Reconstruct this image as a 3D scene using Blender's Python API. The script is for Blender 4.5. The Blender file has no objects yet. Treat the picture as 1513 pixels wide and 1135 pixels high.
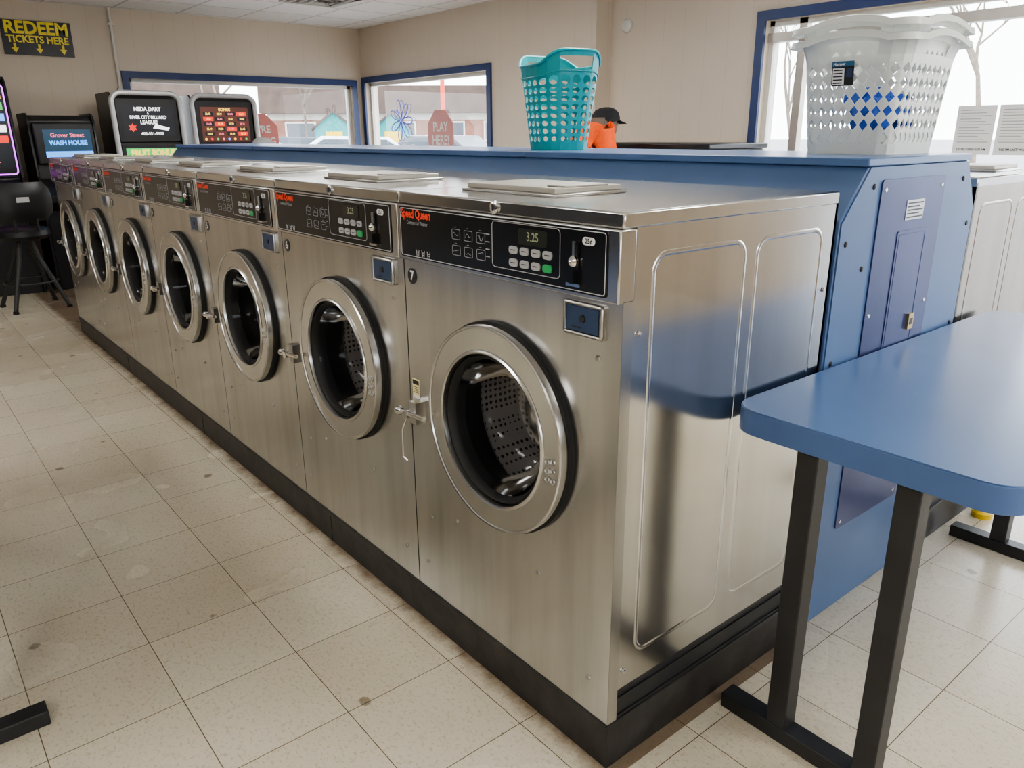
import bpy, bmesh, math, random
from mathutils import Vector, Matrix
random.seed(7)
sc=bpy.context.scene
COL=sc.collection
pi=math.pi
try: sc.view_settings.look='AgX - Medium High Contrast'
except Exception: pass

# ---------------------------------------------------------------- materials
def new_mat(name):
    m=bpy.data.materials.new(name); m.use_nodes=True
    nt=m.node_tree; b=nt.nodes["Principled BSDF"]
    return m,nt,b
def N(nt,t,**kw):
    n=nt.nodes.new(t)
    for k,v in kw.items(): setattr(n,k,v)
    return n
def ramp(nt,fac,stops):
    r=N(nt,"ShaderNodeValToRGB"); e=r.color_ramp.elements
    while len(e)>len(stops): e.remove(e[-1])
    while len(e)<len(stops): e.new(1)
    for el,(p_,c) in zip(e,stops): el.position=p_; el.color=(c[0],c[1],c[2],1) if len(c)==3 else c
    nt.links.new(fac,r.inputs[0]); return r.outputs[0]
def coords(nt,scale=(1,1,1),loc=(0,0,0)):
    tc=N(nt,"ShaderNodeTexCoord"); mp=N(nt,"ShaderNodeMapping")
    mp.inputs["Scale"].default_value=scale; mp.inputs["Location"].default_value=loc
    nt.links.new(tc.outputs["Object"],mp.inputs[0]); return mp.outputs[0]
def noise(nt,vec,scale,detail=3,rough=.5):
    n=N(nt,"ShaderNodeTexNoise"); n.inputs["Scale"].default_value=scale
    n.inputs["Detail"].default_value=detail; n.inputs["Roughness"].default_value=rough
    nt.links.new(vec,n.inputs["Vector"]); return n.outputs[0]
def mix(nt,fac,a,b,mode="MIX"):
    m=N(nt,"ShaderNodeMix",data_type="RGBA",blend_type=mode)
    for s,val in ((m.inputs[0],fac),(m.inputs[6],a),(m.inputs[7],b)):
        if isinstance(val,(int,float)): s.default_value=val
        elif isinstance(val,tuple): s.default_value=val if len(val)==4 else (*val,1)
        else: nt.links.new(val,s)
    return m.outputs[2]
def math_(nt,op,a,b=None):
    m=N(nt,"ShaderNodeMath",operation=op)
    for i,val in enumerate((a,b)):
        if val is None: continue
        if isinstance(val,(int,float)): m.inputs[i].default_value=val
        else: nt.links.new(val,m.inputs[i])
    return m.outputs[0]
def bump(nt,b,h,strength=.1,dist=.002):
    n=N(nt,"ShaderNodeBump"); n.inputs["Strength"].default_value=strength; n.inputs["Distance"].default_value=dist
    nt.links.new(h,n.inputs["Height"]); nt.links.new(n.outputs[0],b.inputs["Normal"])
def pm(name,col,rough=.5,metal=0,var=.08,scale=6,bmp=0,bscale=200,emit=0,coat=0):
    m,nt,b=new_mat(name)
    v=coords(nt); n=noise(nt,v,scale)
    lo=tuple(c*(1-var) for c in col); hi=tuple(min(1,c*(1+var)) for c in col)
    c=ramp(nt,n,[(.3,lo),(.7,hi)])
    nt.links.new(c,b.inputs["Base Color"])
    b.inputs["Roughness"].default_value=rough; b.inputs["Metallic"].default_value=metal
    if coat: b.inputs["Coat Weight"].default_value=coat; b.inputs["Coat Roughness"].default_value=.1
    if bmp: bump(nt,b,noise(nt,v,bscale,2),bmp)
    if emit:
        nt.links.new(c,b.inputs["Emission Color"]); b.inputs["Emission Strength"].default_value=emit
    return m
def steel(name,col=(.60,.575,.53),rough=.27,stretch=(2,2,160),wave=.0,smear_amt=.3):
    m,nt,b=new_mat(name)
    v=coords(nt,stretch); n=noise(nt,v,3,1,.4)
    v2=coords(nt,(1,1,1)); n2=noise(nt,v2,2.0,2,.4)
    c=mix(nt,n,tuple(x*.985 for x in col),tuple(x*1.015 for x in col))
    smear=ramp(nt,noise(nt,coords(nt,(8,8,.7)),1.7,5,.6),[(.40,(0,0,0)),(.74,(1,1,1))])
    c2=mix(nt,math_(nt,"MULTIPLY",smear,smear_amt),c,tuple(x*.58 for x in col))
    nt.links.new(c2,b.inputs["Base Color"]); b.inputs["Metallic"].default_value=1
    r=math_(nt,"ADD",math_(nt,"MULTIPLY",n2,.06),rough-.03)
    nt.links.new(r,b.inputs["Roughness"])
    if wave: bump(nt,b,n2,wave,.01)
    return m
STEEL_F=steel("brushed_steel_front",(.545,.54,.53),.245,(1.5,1.5,200),.08,.50)
STEEL_S=steel("brushed_steel_side",(.60,.595,.58),.185,(1.5,1.5,200),.20,.25)
STEEL_T=steel("brushed_steel_top",(.59,.585,.57),.20,(1.5,200,1.5),.04,.25)
STEEL_B=steel("brushed_steel_darkened",(.36,.32,.27),.26,(1.5,1.5,200),.20,.4)  # rear washer's side steel, darkened in colour to mute the bright window reflection
RING=steel("door_ring_steel",(.56,.555,.545),.23,(6,6,6),0,.2)
CHROME=pm("polished_chrome",(.70,.69,.68),.14,1,.03)
FRAMEST=pm("satin_steel_frame",(.42,.41,.39),.30,1,.05)
BLACK=pm("black_plastic",(.018,.018,.02),.35,0,.2)
PANELBLK=pm("control_panel_black",(.012,.012,.013),.22,0,.2)
RUBBER=pm("black_rubber",(.010,.010,.010),.6,0,.2)
DARKMET=pm("dark_painted_metal",(.02,.02,.021),.45,.0,.3,8,.15,120)
PLINTHM=pm("worn_black_plinth",(.024,.022,.020),.5,.0,.45,14,.3,60)
WHITEP=pm("white_print",(.75,.75,.75),.5,0,.02)
GREYP=pm("grey_print",(.36,.36,.37),.5,0,.02)
REDP=pm("red_print",(.80,.07,.03),.45,0,.03)
GREENB=pm("green_button",(.04,.36,.12),.4,0,.05)
BTN=pm("button_grey",(.38,.38,.39),.4,0,.05)
LED=pm("display_screen",(.03,.032,.026),.2,0,.1)
LEDT=pm("display_digits",(.25,.28,.18),.4,0,.02,emit=.08)
BLUEPL=pm("blue_lock_plate",(.045,.075,.15),.35,.4,.1)
BEIGEPL=pm("beige_plate",(.44,.42,.37),.38,.5,.1)
YEL=pm("yellow_label",(.75,.68,.35),.6,0,.05)
BLUE=pm("blue_laminate_wall",(.08,.142,.28),.38,0,.10,3,.05,90)
BLUETOP=pm("blue_laminate_top",(.085,.155,.315),.28,0,.08,3,.04,150)
BLUEEDGE=pm("blue_edge_band",(.068,.13,.285),.35,0,.06,5)
BLUEDK=pm("dark_blue_access_panel",(.045,.060,.155),.30,.3,.15,4,.1,300)
TRIMBLUE=pm("blue_window_trim",(.033,.058,.165),.4,0,.1)
TRIMWHITE=pm("white_frame",(.70,.68,.62),.4,0,.05)
ALU=pm("aluminium_frame",(.45,.42,.38),.35,.6,.08)
TEAL=pm("teal_plastic",(.012,.33,.36),.35,0,.06)
ORANGE=pm("orange_cloth",(.95,.12,.02),.85,0,.1,30,.3,200)
JEANS=pm("denim",(.05,.08,.16),.9,0,.15,30,.3,300)
SKIN=pm("skin",(.30,.155,.10),.5,0,.06,20)
CAPB=pm("black_cap_cloth",(.015,.015,.018),.8,0,.2,40,.3,300)
CAPG=pm("grey_cap_cloth",(.42,.42,.42),.8,0,.1,40,.3,300)
GREYC=pm("grey_cloth",(.12,.12,.13),.9,0,.1,30,.3,200)
BLUECLOTH=pm("blue_cloth",(.03,.10,.45),.85,0,.15,20,.4,100)
GOLD=pm("gold_print",(.98,.80,.10),.5,0,.04)
BRASS=pm("brass",(.6,.45,.2),.3,1,.05)
VINYL=pm("black_vinyl",(.015,.015,.016),.38,0,.2,10,.2,80)
SILVERP=pm("silver_plastic",(.56,.56,.58),.3,.2,.05)
YELP=pm("yellow_plastic",(.80,.55,.02),.4,0,.05)
def emis(name,col,s):
    m,nt,b=new_mat(name)
    v=coords(nt); n=noise(nt,v,9)
    c=ramp(nt,n,[(.3,tuple(x*.93 for x in col)),(.7,col)])
    nt.links.new(c,b.inputs["Base Color"]); nt.links.new(c,b.inputs["Emission Color"])
    b.inputs["Emission Strength"].default_value=s; b.inputs["Roughness"].default_value=.3
    return m
E_WHITE=emis("lit_white",(1,1,1),1.6)
E_PURPLE=emis("lit_purple",(.75,.15,1),2.0)
E_BLUE=emis("lit_blue",(.10,.38,1),1.6)
E_RED=emis("lit_red",(1,.05,.03),.9)
E_YEL=emis("lit_yellow",(1,.66,.12),1.4)
E_GREEN=emis("lit_green",(.08,.6,.15),.8)
E_DARK=emis("lit_dark_screen",(.012,.014,.02),.5)
E_TEALD=emis("lit_teal_screen",(.015,.05,.09),1.0)
E_BROWN=emis("lit_brown_screen",(.10,.03,.02),.8)
E_PINK=emis("lit_pink",(1,.22,.28),1.1)
LIGHTM=emis("light_panel",(1,.98,.945),24)
WPL,nt,b=new_mat("white_translucent_plastic")
b.inputs["Base Color"].default_value=(.88,.90,.88,1); b.inputs["Roughness"].default_value=.35
v=coords(nt); bump(nt,b,noise(nt,v,40),.05)
tr=N(nt,"ShaderNodeBsdfTranslucent"); tr.inputs[0].default_value=(.88,.90,.88,1)
mx=N(nt,"ShaderNodeMixShader"); mx.inputs[0].default_value=.35
nt.links.new(b.outputs[0],mx.inputs[1]); nt.links.new(tr.outputs[0],mx.inputs[2])
nt.links.new(mx.outputs[0],nt.nodes["Material Output"].inputs[0])
def glassmat(name,tint,ior=1.45,rough=.02,gcol=1.0):
    m=bpy.data.materials.new(name); m.use_nodes=True; nt=m.node_tree; nt.nodes.clear()
    o=N(nt,"ShaderNodeOutputMaterial"); t=N(nt,"ShaderNodeBsdfTransparent"); g=N(nt,"ShaderNodeBsdfGlossy")
    t.inputs[0].default_value=(*tint,1); g.inputs["Roughness"].default_value=rough; g.inputs[0].default_value=(gcol,gcol,gcol,1)
    fr=N(nt,"ShaderNodeFresnel"); fr.inputs[0].default_value=ior
    mx=N(nt,"ShaderNodeMixShader"); nt.links.new(fr.outputs[0],mx.inputs[0])
    nt.links.new(t.outputs[0],mx.inputs[1]); nt.links.new(g.outputs[0],mx.inputs[2]); nt.links.new(mx.outputs[0],o.inputs[0])
    return m
GLASS=glassmat("window_glass",(.96,.98,.98),1.3)
DGLASS=glassmat("door_glass",(.86,.86,.88),1.35,.08,.45)
DRUM,nt,b=new_mat("perforated_drum")
v=coords(nt); vo=N(nt,"ShaderNodeTexVoronoi"); vo.inputs["Scale"].default_value=62; vo.inputs["Randomness"].default_value=.15; nt.links.new(v,vo.inputs["Vector"])
h=math_(nt,"LESS_THAN",vo.outputs["Distance"],.30)
nt.links.new(mix(nt,h,(.36,.345,.33),(.02,.02,.02)),b.inputs["Base Color"]); b.inputs["Metallic"].default_value=.3; b.inputs["Roughness"].default_value=.5
# floor
FLOOR,nt,b=new_mat("vinyl_tile_floor")
T=.302
v=coords(nt,(1,1,1),(.835+T*100,.662+T*100,0))
br=N(nt,"ShaderNodeTexBrick"); nt.links.new(v,br.inputs["Vector"]); br.offset=0; br.squash=1
br.inputs["Scale"].default_value=1; br.inputs["Brick Width"].default_value=T; br.inputs["Row Height"].default_value=T
br.inputs["Mortar Size"].default_value=.0012; br.inputs["Mortar Smooth"].default_value=.1; br.inputs["Bias"].default_value=0
br.inputs["Color1"].default_value=(.64,.58,.465,1); br.inputs["Color2"].default_value=(.71,.655,.54,1); br.inputs["Mortar"].default_value=(.17,.13,.08,1)
v0=coords(nt)
sp=ramp(nt,noise(nt,coords(nt,(1,1.6,1)),75,3,.7),[(.37,(.64,.56,.43)),(.45,(1,1,1)),(.60,(1,1,1)),(.70,(1.1,1.1,1.08))])
c=mix(nt,.45,br.outputs[0],sp,"MULTIPLY")
dirt=ramp(nt,noise(nt,v0,1.1,5,.6),[(.35,(.86,.81,.72)),(.60,(1,1,1))])
c=mix(nt,.6,c,dirt,"MULTIPLY")
fine=ramp(nt,noise(nt,v0,50,3,.6),[(.32,(.76,.70,.60)),(.45,(1,1,1))])
c=mix(nt,.4,c,fine,"MULTIPLY")
vo=N(nt,"ShaderNodeTexVoronoi"); vo.inputs["Scale"].default_value=3.9; nt.links.new(v0,vo.inputs["Vector"])
wob=math_(nt,"ADD",vo.outputs["Distance"],math_(nt,"MULTIPLY",noise(nt,v0,34,3),.10))
spot=ramp(nt,wob,[(.112,(.36,.31,.25)),(.130,(1,1,1))])
c=mix(nt,.75,c,spot,"MULTIPLY")
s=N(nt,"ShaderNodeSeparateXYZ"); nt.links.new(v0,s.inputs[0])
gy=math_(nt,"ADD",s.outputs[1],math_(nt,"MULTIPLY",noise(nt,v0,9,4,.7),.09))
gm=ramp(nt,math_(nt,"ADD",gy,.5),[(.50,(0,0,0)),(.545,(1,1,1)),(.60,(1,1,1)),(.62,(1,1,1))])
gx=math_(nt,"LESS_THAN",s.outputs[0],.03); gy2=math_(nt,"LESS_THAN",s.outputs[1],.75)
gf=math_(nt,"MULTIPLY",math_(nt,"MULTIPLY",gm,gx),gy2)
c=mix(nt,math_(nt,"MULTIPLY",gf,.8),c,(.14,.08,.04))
nt.links.new(c,b.inputs["Base Color"])
nt.links.new(ramp(nt,noise(nt,v0,2,2,.5),[(.3,(.21,.21,.21)),(.7,(.30,.30,.30))]),b.inputs["Roughness"])
bump(nt,b,math_(nt,"ADD",math_(nt,"MULTIPLY",br.outputs[1],-1.0),math_(nt,"MULTIPLY",noise(nt,v0,5,2),.6)),.10,.002)
# walls
WALL,nt,b=new_mat("beige_wall_panelling")
tc=N(nt,"ShaderNodeTexCoord"); s=N(nt,"ShaderNodeSeparateXYZ"); nt.links.new(tc.outputs["Object"],s.inputs[0])
sxy=math_(nt,"ADD",s.outputs[0],s.outputs[1]); fr=math_(nt,"FRACT",math_(nt,"MULTIPLY",math_(nt,"ADD",sxy,100),1/.203))
g=math_(nt,"LESS_THAN",fr,.022)
n=noise(nt,coords(nt),1.2,3)
c=ramp(nt,n,[(.3,(.68,.585,.475)),(.7,(.72,.625,.51))])
c=mix(nt,math_(nt,"MULTIPLY",g,.22),c,(.40,.32,.22))
nt.links.new(c,b.inputs["Base Color"]); b.inputs["Roughness"].default_value=.55
bump(nt,b,math_(nt,"MULTIPLY",g,-1),.3,.003)
# ceiling
CEIL,nt,b=new_mat("ceiling_tiles")
v=coords(nt,(1,1,1),(61,61,0)); br=N(nt,"ShaderNodeTexBrick"); nt.links.new(v,br.inputs["Vector"]); br.offset=0
br.inputs["Scale"].default_value=1; br.inputs["Brick Width"].default_value=.61; br.inputs["Row Height"].default_value=.61; br.inputs["Mortar Size"].default_value=.012
br.inputs["Color1"].default_value=(.86,.85,.83,1); br.inputs["Color2"].default_value=(.90,.89,.87,1); br.inputs["Mortar"].default_value=(.62,.60,.57,1)
c=mix(nt,.4,br.outputs[0],ramp(nt,noise(nt,coords(nt),90,2),[(.4,(.85,.85,.85)),(.55,(1,1,1))]),"MULTIPLY")
nt.links.new(c,b.inputs["Base Color"]); b.inputs["Roughness"].default_value=.9
ASPH=pm("asphalt",(.30,.30,.30),.9,0,.15,.5,.2,60)
BRICKM=pm("building_brick",(.28,.14,.10),.9,0,.25,1.5)
ROOFM=pm("building_roof",(.10,.07,.055),.9,0,.2,1.5)
CONC=pm("pale_concrete",(.55,.52,.47),.8,0,.1,2)
BARK=pm("bark",(.20,.165,.13),.9,0,.2,6)
CARW=pm("car_white_paint",(.75,.75,.75),.25,.0,.03)
CARR=pm("car_dark_paint",(.08,.09,.10),.25,.3,.03)
REDDECAL=pm("red_window_decal",(.60,.20,.17),.5,0,.04)
BLUEDECAL=pm("blue_window_decal",(.22,.26,.72),.5,0,.04)

# ---------------------------------------------------------------- mesh builder
_tc={}
def text_geo(body,size,bold=0.0,align="LEFT"):
    k=(body,size,bold,align)
    if k in _tc: return _tc[k]
    cu=bpy.data.curves.new("t","FONT"); cu.body=body; cu.size=size; cu.offset=bold; cu.align_x=align; cu.align_y="CENTER"; cu.resolution_u=3
    ob=bpy.data.objects.new("t",cu); COL.objects.link(ob)
    dg=bpy.context.evaluated_depsgraph_get(); me=bpy.data.meshes.new_from_object(ob.evaluated_get(dg))
    r=([v.co.copy() for v in me.vertices],[list(p_.vertices) for p_ in me.polygons])
    bpy.data.objects.remove(ob); bpy.data.curves.remove(cu); bpy.data.meshes.remove(me)
    _tc[k]=r; return r
FRONT=Matrix(((1,0,0),(0,0,-1),(0,1,0)))      # text facing -Y
EAST=Matrix(((0,0,1),(1,0,0),(0,1,0)))        # text facing +X
class B:
    def __init__(s): s.v=[];s.f=[];s.m=[];s.mats=[]
    def mi(s,m):
        if m not in s.mats: s.mats.append(m)
        return s.mats.index(m)
    def add(s,vs,fs,m):
        o=len(s.v); s.v+= [Vector(q) for q in vs]; i=s.mi(m)
        for f_ in fs: s.f.append([o+k for k in f_]); s.m.append(i)
    def box(s,x0,x1,y0,y1,z0,z1,m):
        s.add([(x0,y0,z0),(x1,y0,z0),(x1,y1,z0),(x0,y1,z0),(x0,y0,z1),(x1,y0,z1),(x1,y1,z1),(x0,y1,z1)],
              [(3,2,1,0),(4,5,6,7),(0,1,5,4),(1,2,6,5),(2,3,7,6),(3,0,4,7)],m); return s
    def lathe(s,prof,org,axis,m,n=64,cap0=False,cap1=False):
        ax=Vector(axis).normalized(); up=Vector((0,0,1)) if abs(ax.z)<.9 else Vector((1,0,0))
        e1=ax.cross(up).normalized(); e2=ax.cross(e1)
        org=Vector(org); vs=[];fs=[]
        for r,h in prof:
            for i in range(n):
                t=2*pi*i/n; vs.append(org+ax*h+e1*(r*math.cos(t))+e2*(r*math.sin(t)))
        for k in range(len(prof)-1):
            for i in range(n):
                j=(i+1)%n; fs.append((k*n+i,k*n+j,(k+1)*n+j,(k+1)*n+i))
        if cap0: fs.append(tuple(range(n))[::-1])
        if cap1: fs.append(tuple((len(prof)-1)*n+i for i in range(n)))
        s.add(vs,fs,m); return s
    def cyl(s,p0,p1,r,m,n=20,r2=None):
        p0=Vector(p0);p1=Vector(p1); L=(p1-p0).length
        return s.lathe([(r,0),(r if r2 is None else r2,L)],p0,(p1-p0),m,n,True,True)
    def tube(s,pts,r,m,n=8,closed=False,flat=1.0):
        pts=[Vector(q) for q in pts]; k=len(pts); vs=[];fs=[]
        prev=None
        for i in range(k):
            a=pts[(i-1)%k] if (closed or i>0) else pts[i]; c=pts[(i+1)%k] if (closed or i<k-1) else pts[i]
            t=(c-a).normalized()
            if prev is None:
                up=Vector((0,0,1)) if abs(t.z)<.9 else Vector((1,0,0)); nn=t.cross(up).normalized()
            else: nn=(prev-t*prev.dot(t)).normalized()
            prev=nn; bb=t.cross(nn)
            rr=r[i] if isinstance(r,(list,tuple)) else r
            for j in range(n):
                w=2*pi*j/n; vs.append(pts[i]+nn*(rr*math.cos(w))+bb*(rr*flat*math.sin(w)))
        for i in range(k if closed else k-1):
            i2=(i+1)%k
            for j in range(n):
                j2=(j+1)%n; fs.append((i*n+j,i*n+j2,i2*n+j2,i2*n+j))
        if not closed: fs.append(tuple(range(n))[::-1]); fs.append(tuple((k-1)*n+j for j in range(n)))
        s.add(vs,fs,m); return s
    def prism(s,poly,axis,h0,h1,m):
        def P(a,b_,h): return [(h,a,b_),(a,h,b_),(a,b_,h)][axis]
        n=len(poly); vs=[P(a,b_,h0) for a,b_ in poly]+[P(a,b_,h1) for a,b_ in poly]
        fs=[tuple(range(n))[::-1],tuple(range(n,2*n))]+[(i,(i+1)%n,n+(i+1)%n,n+i) for i in range(n)]
        s.add(vs,fs,m); return s
    def text(s,body,size,pos,rot,m,bold=0,align="LEFT",sx=1.0):
        vs,fs=text_geo(body,size,bold,align); pos=Vector(pos)
        s.add([pos+rot@Vector((q.x*sx,q.y,0)) for q in vs],fs,m); return s
    def obj(s,name,parent=None,bevel=0,seg=2,loc=None,rot=None,smooth=35,label=None,recalc=True,**kw):
        me=bpy.data.meshes.new(name); me.from_pydata(s.v,[],s.f); 
        for m in s.mats: me.materials.append(m)
        for p_,i in zip(me.polygons,s.m): p_.material_index=i
        bm=bmesh.new(); bm.from_mesh(me)
        if recalc: bmesh.ops.recalc_face_normals(bm,faces=bm.faces)
        for f_ in bm.faces: f_.smooth=True
        for e in bm.edges:
            if len(e.link_faces)!=2 or e.calc_face_angle(0)>math.radians(smooth): e.smooth=False
        bm.to_mesh(me); bm.free()
        ob=bpy.data.objects.new(name,me); COL.objects.link(ob)
        if bevel:
            md=ob.modifiers.new("bevel","BEVEL"); md.width=bevel; md.segments=seg; md.limit_method="ANGLE"; md.angle_limit=math.radians(40)
        if parent: ob.parent=parent
        if loc: ob.location=loc
        if rot: ob.rotation_euler=rot
        if label: ob["label"]=label
        for k,v_ in kw.items(): ob[k]=v_
        return ob
def empty(name,loc,label,category,rot=(0,0,0),**kw):
    e=bpy.data.objects.new(name,None); e.empty_display_size=.1; COL.objects.link(e); e.location=loc; e.rotation_euler=rot
    e["label"]=label; e["category"]=category
    for k,v_ in kw.items(): e[k]=v_
    return e
def rrect(x0,x1,y0,y1,r,n=6):
    pts=[]
    for cx,cy,a0 in ((x1-r,y1-r,0),(x0+r,y1-r,90),(x0+r,y0+r,180),(x1-r,y0+r,270)):
        for i in range(n+1):
            t=math.radians(a0+90*i/n); pts.append((cx+r*math.cos(t),cy+r*math.sin(t)))
    return pts
def copy_tree(o,parent=None):
    c=o.copy(); COL.objects.link(c)
    if parent: c.parent=parent
    for ch in list(o.children): copy_tree(ch,c)
    return c

# ---------------------------------------------------------------- room
CH=2.56
def struct(b,name,**kw): return b.obj(name,kind="structure",**kw)
struct(B().box(-8.15,4.35,-5.15,4.45,-.05,0,FLOOR),"floor")
struct(B().box(-8.15,4.35,-5.15,4.45,CH,CH+.05,CEIL),"ceiling")
w=B(); w.box(-8.15,-8,-5.15,1.28,0,CH,WALL); w.box(-8.15,-8,3.80,4.1,0,CH,WALL); w.box(-8.15,-8,1.28,3.80,0,.9,WALL); w.box(-8.15,-8,1.28,3.80,1.92,CH,WALL)
struct(w,"wall_west")
w=B(); w.box(-8,-7.90,3.94,4.1,0,CH,WALL); w.box(-5.48,-4.0,3.94,4.1,0,CH,WALL); w.box(-4.15,-4.0,4.1,4.3,0,CH,WALL); w.box(-7.90,-5.48,3.94,4.1,0,.9,WALL); w.box(-7.90,-5.48,3.94,4.1,1.95,CH,WALL)
struct(w,"wall_north")
w=B(); w.box(-4.0,-2.5,4.12,4.3,0,CH,WALL); w.box(1.9,4.35,4.12,4.3,0,CH,WALL); w.box(-2.5,1.9,4.12,4.3,2.10,CH,WALL)
struct(w,"wall_northeast")
struct(B().box(-8.15,4.35,-5.15,-5,0,CH,WALL),"wall_south")
w=B(); w.box(4.2,4.35,-5,-2.6,0,CH,WALL); w.box(4.2,4.35,2.4,4.12,0,CH,WALL); w.box(4.2,4.35,-2.6,2.4,0,.95,WALL); w.box(4.2,4.35,-2.6,2.4,2.05,CH,WALL)
struct(w,"wall_east")
def window_w(name,y0,y1,z0,z1,X,sgn,mull):
    w=B(); t=.065
    x0,x1=(X,X+sgn*.025) if sgn>0 else (X+sgn*.025,X)
    w.box(x0,x1,y0-t,y1+t,z1,z1+t,TRIMBLUE); w.box(x0,x1,y0-t,y1+t,z0-t,z0,TRIMBLUE); w.box(x0,x1,y0-t,y0,z0,z1,TRIMBLUE); w.box(x0,x1,y1,y1+t,z0,z1,TRIMBLUE)
    a,b_=(X-.11,X-.05) if sgn>0 else (X+.05,X+.11); f_=.035
    w.box(a,b_,y0,y1,z1-f_,z1,TRIMWHITE); w.box(a,b_,y0,y1,z0,z0+f_,TRIMWHITE); w.box(a,b_,y0,y0+f_,z0,z1,TRIMWHITE); w.box(a,b_,y1-f_,y1,z0,z1,TRIMWHITE)
    for m in mull: w.box(a,b_,m-.02,m+.02,z0,z1,TRIMWHITE)
    o=struct(w,name)
    g=B(); c=(a+b_)/2; g.add([(c,y0,z0),(c,y1,z0),(c,y1,z1),(c,y0,z1)],[(0,1,2,3)],GLASS)
    g.obj("glass_pane",o)
    return o
def window_n(name,x0,x1,z0,z1,Y,mull,bars=()):
    w=B(); t=.065
    w.box(x0-t,x1+t,Y-.025,Y,z1,z1+t,TRIMBLUE)
    if z0>.2: w.box(x0-t,x1+t,Y-.025,Y,z0-t,z0,TRIMBLUE)
    w.box(x0-t,x0,Y-.025,Y,z0,z1,TRIMBLUE); w.box(x1,x1+t,Y-.025,Y,z0,z1,TRIMBLUE)
    a,b_=Y+.05,Y+.11; f_=.035
    w.box(x0,x1,a,b_,z1-f_,z1,TRIMWHITE); w.box(x0,x1,a,b_,z0,z0+f_,TRIMWHITE); w.box(x0,x0+f_,a,b_,z0,z1,TRIMWHITE); w.box(x1-f_,x1,a,b_,z0,z1,TRIMWHITE)
    for m in mull: w.box(m-.03,m+.03,a,b_,z0,z1,ALU)
    for q in bars: w.box(x0,x1,a-.02,b_,q,q+.06,ALU)
    o=struct(w,name)
    g=B(); c=(a+b_)/2; g.add([(x0,c,z0),(x1,c,z0),(x1,c,z1),(x0,c,z1)],[(0,1,2,3)],GLASS); g.obj("glass_pane",o)
    return o
window_w("window_1",1.28,3.80,.9,1.92,-8,1,[])
window_n("window_2",-7.90,-5.48,.9,1.95,3.94,[])
window_n("window_3",-2.5,1.9,.02,2.10,4.12,[-2.24,-.2,.9],[1.96])
window_w("window_4",-2.6,2.4,.95,2.05,4.2,-1,[-.9,.8])
# ceiling vent
w=B(); cx,cy=-6.25,2.6
for k in range(4):
    o_=.28-.065*k; w.tube([(cx-o_,cy-o_,CH-.012-.004*k),(cx+o_,cy-o_,CH-.012-.004*k),(cx+o_,cy+o_,CH-.012-.004*k),(cx-o_,cy+o_,CH-.012-.004*k)],.014,TRIMWHITE,6,True)
w.box(cx-.27,cx+.27,cy-.27,cy+.27,CH-.004,CH,BLACK)
w.obj("ceiling_vent",label="square white ceiling air vent with dark slots",category="vent")
for X in (1.6,-1.4,-4.4):
    for Y in (-2.6,1.6):
        w=B(); w.box(X-.62,X+.62,Y-.32,Y+.32,CH-.03,CH,TRIMWHITE); w.box(X-.58,X+.58,Y-.28,Y+.28,CH-.034,CH-.029,LIGHTM)
        w.obj("ceiling_light",label="rectangular fluorescent ceiling light panel",category="light",group="ceiling light panels")
# conduit
w=B(); w.tube([(-7.97,1.18,2.56),(-7.97,1.18,.3)],.014,TRIMWHITE,10)
for z in (2.4,1.8,1.2): w.box(-8,-7.955,1.155,1.205,z,z+.02,TRIMWHITE)
w.obj("conduit_pipe",label="thin pale electrical conduit pipe running down the wall",category="pipe")
w=B(); w.lathe([(.055,0),(.055,.012),(.04,.03),(.0,.035)],(-3.82,4.12,2.2),(0,-1,0),TRIMWHITE,24)
w.obj("wall_sensor",label="small round beige sensor on the wall",category="sensor")
# sign
e=empty("wall_sign",(-8,.53,2.24),"black sign with gold capital lettering and three down arrows","sign")
w=B(); w.box(.0,.02,-.29,.29,-.15,.15,BLACK)
w.text("REDEEM",.15,(.0225,0,.082),EAST,GOLD,.005,"CENTER",.98)
w.text("TICKETS HERE",.086,(.0225,0,-.015),EAST,GOLD,.003,"CENTER",.93)
for y in (-.2,0,.2):
    w.prism([(y-.010,-.05),(y+.010,-.05),(y+.010,-.09),(y+.030,-.09),(y,-.135),(y-.030,-.09),(y-.010,-.09)],0,.02,.0225,GOLD)
w.obj("sign_board",e)

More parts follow.
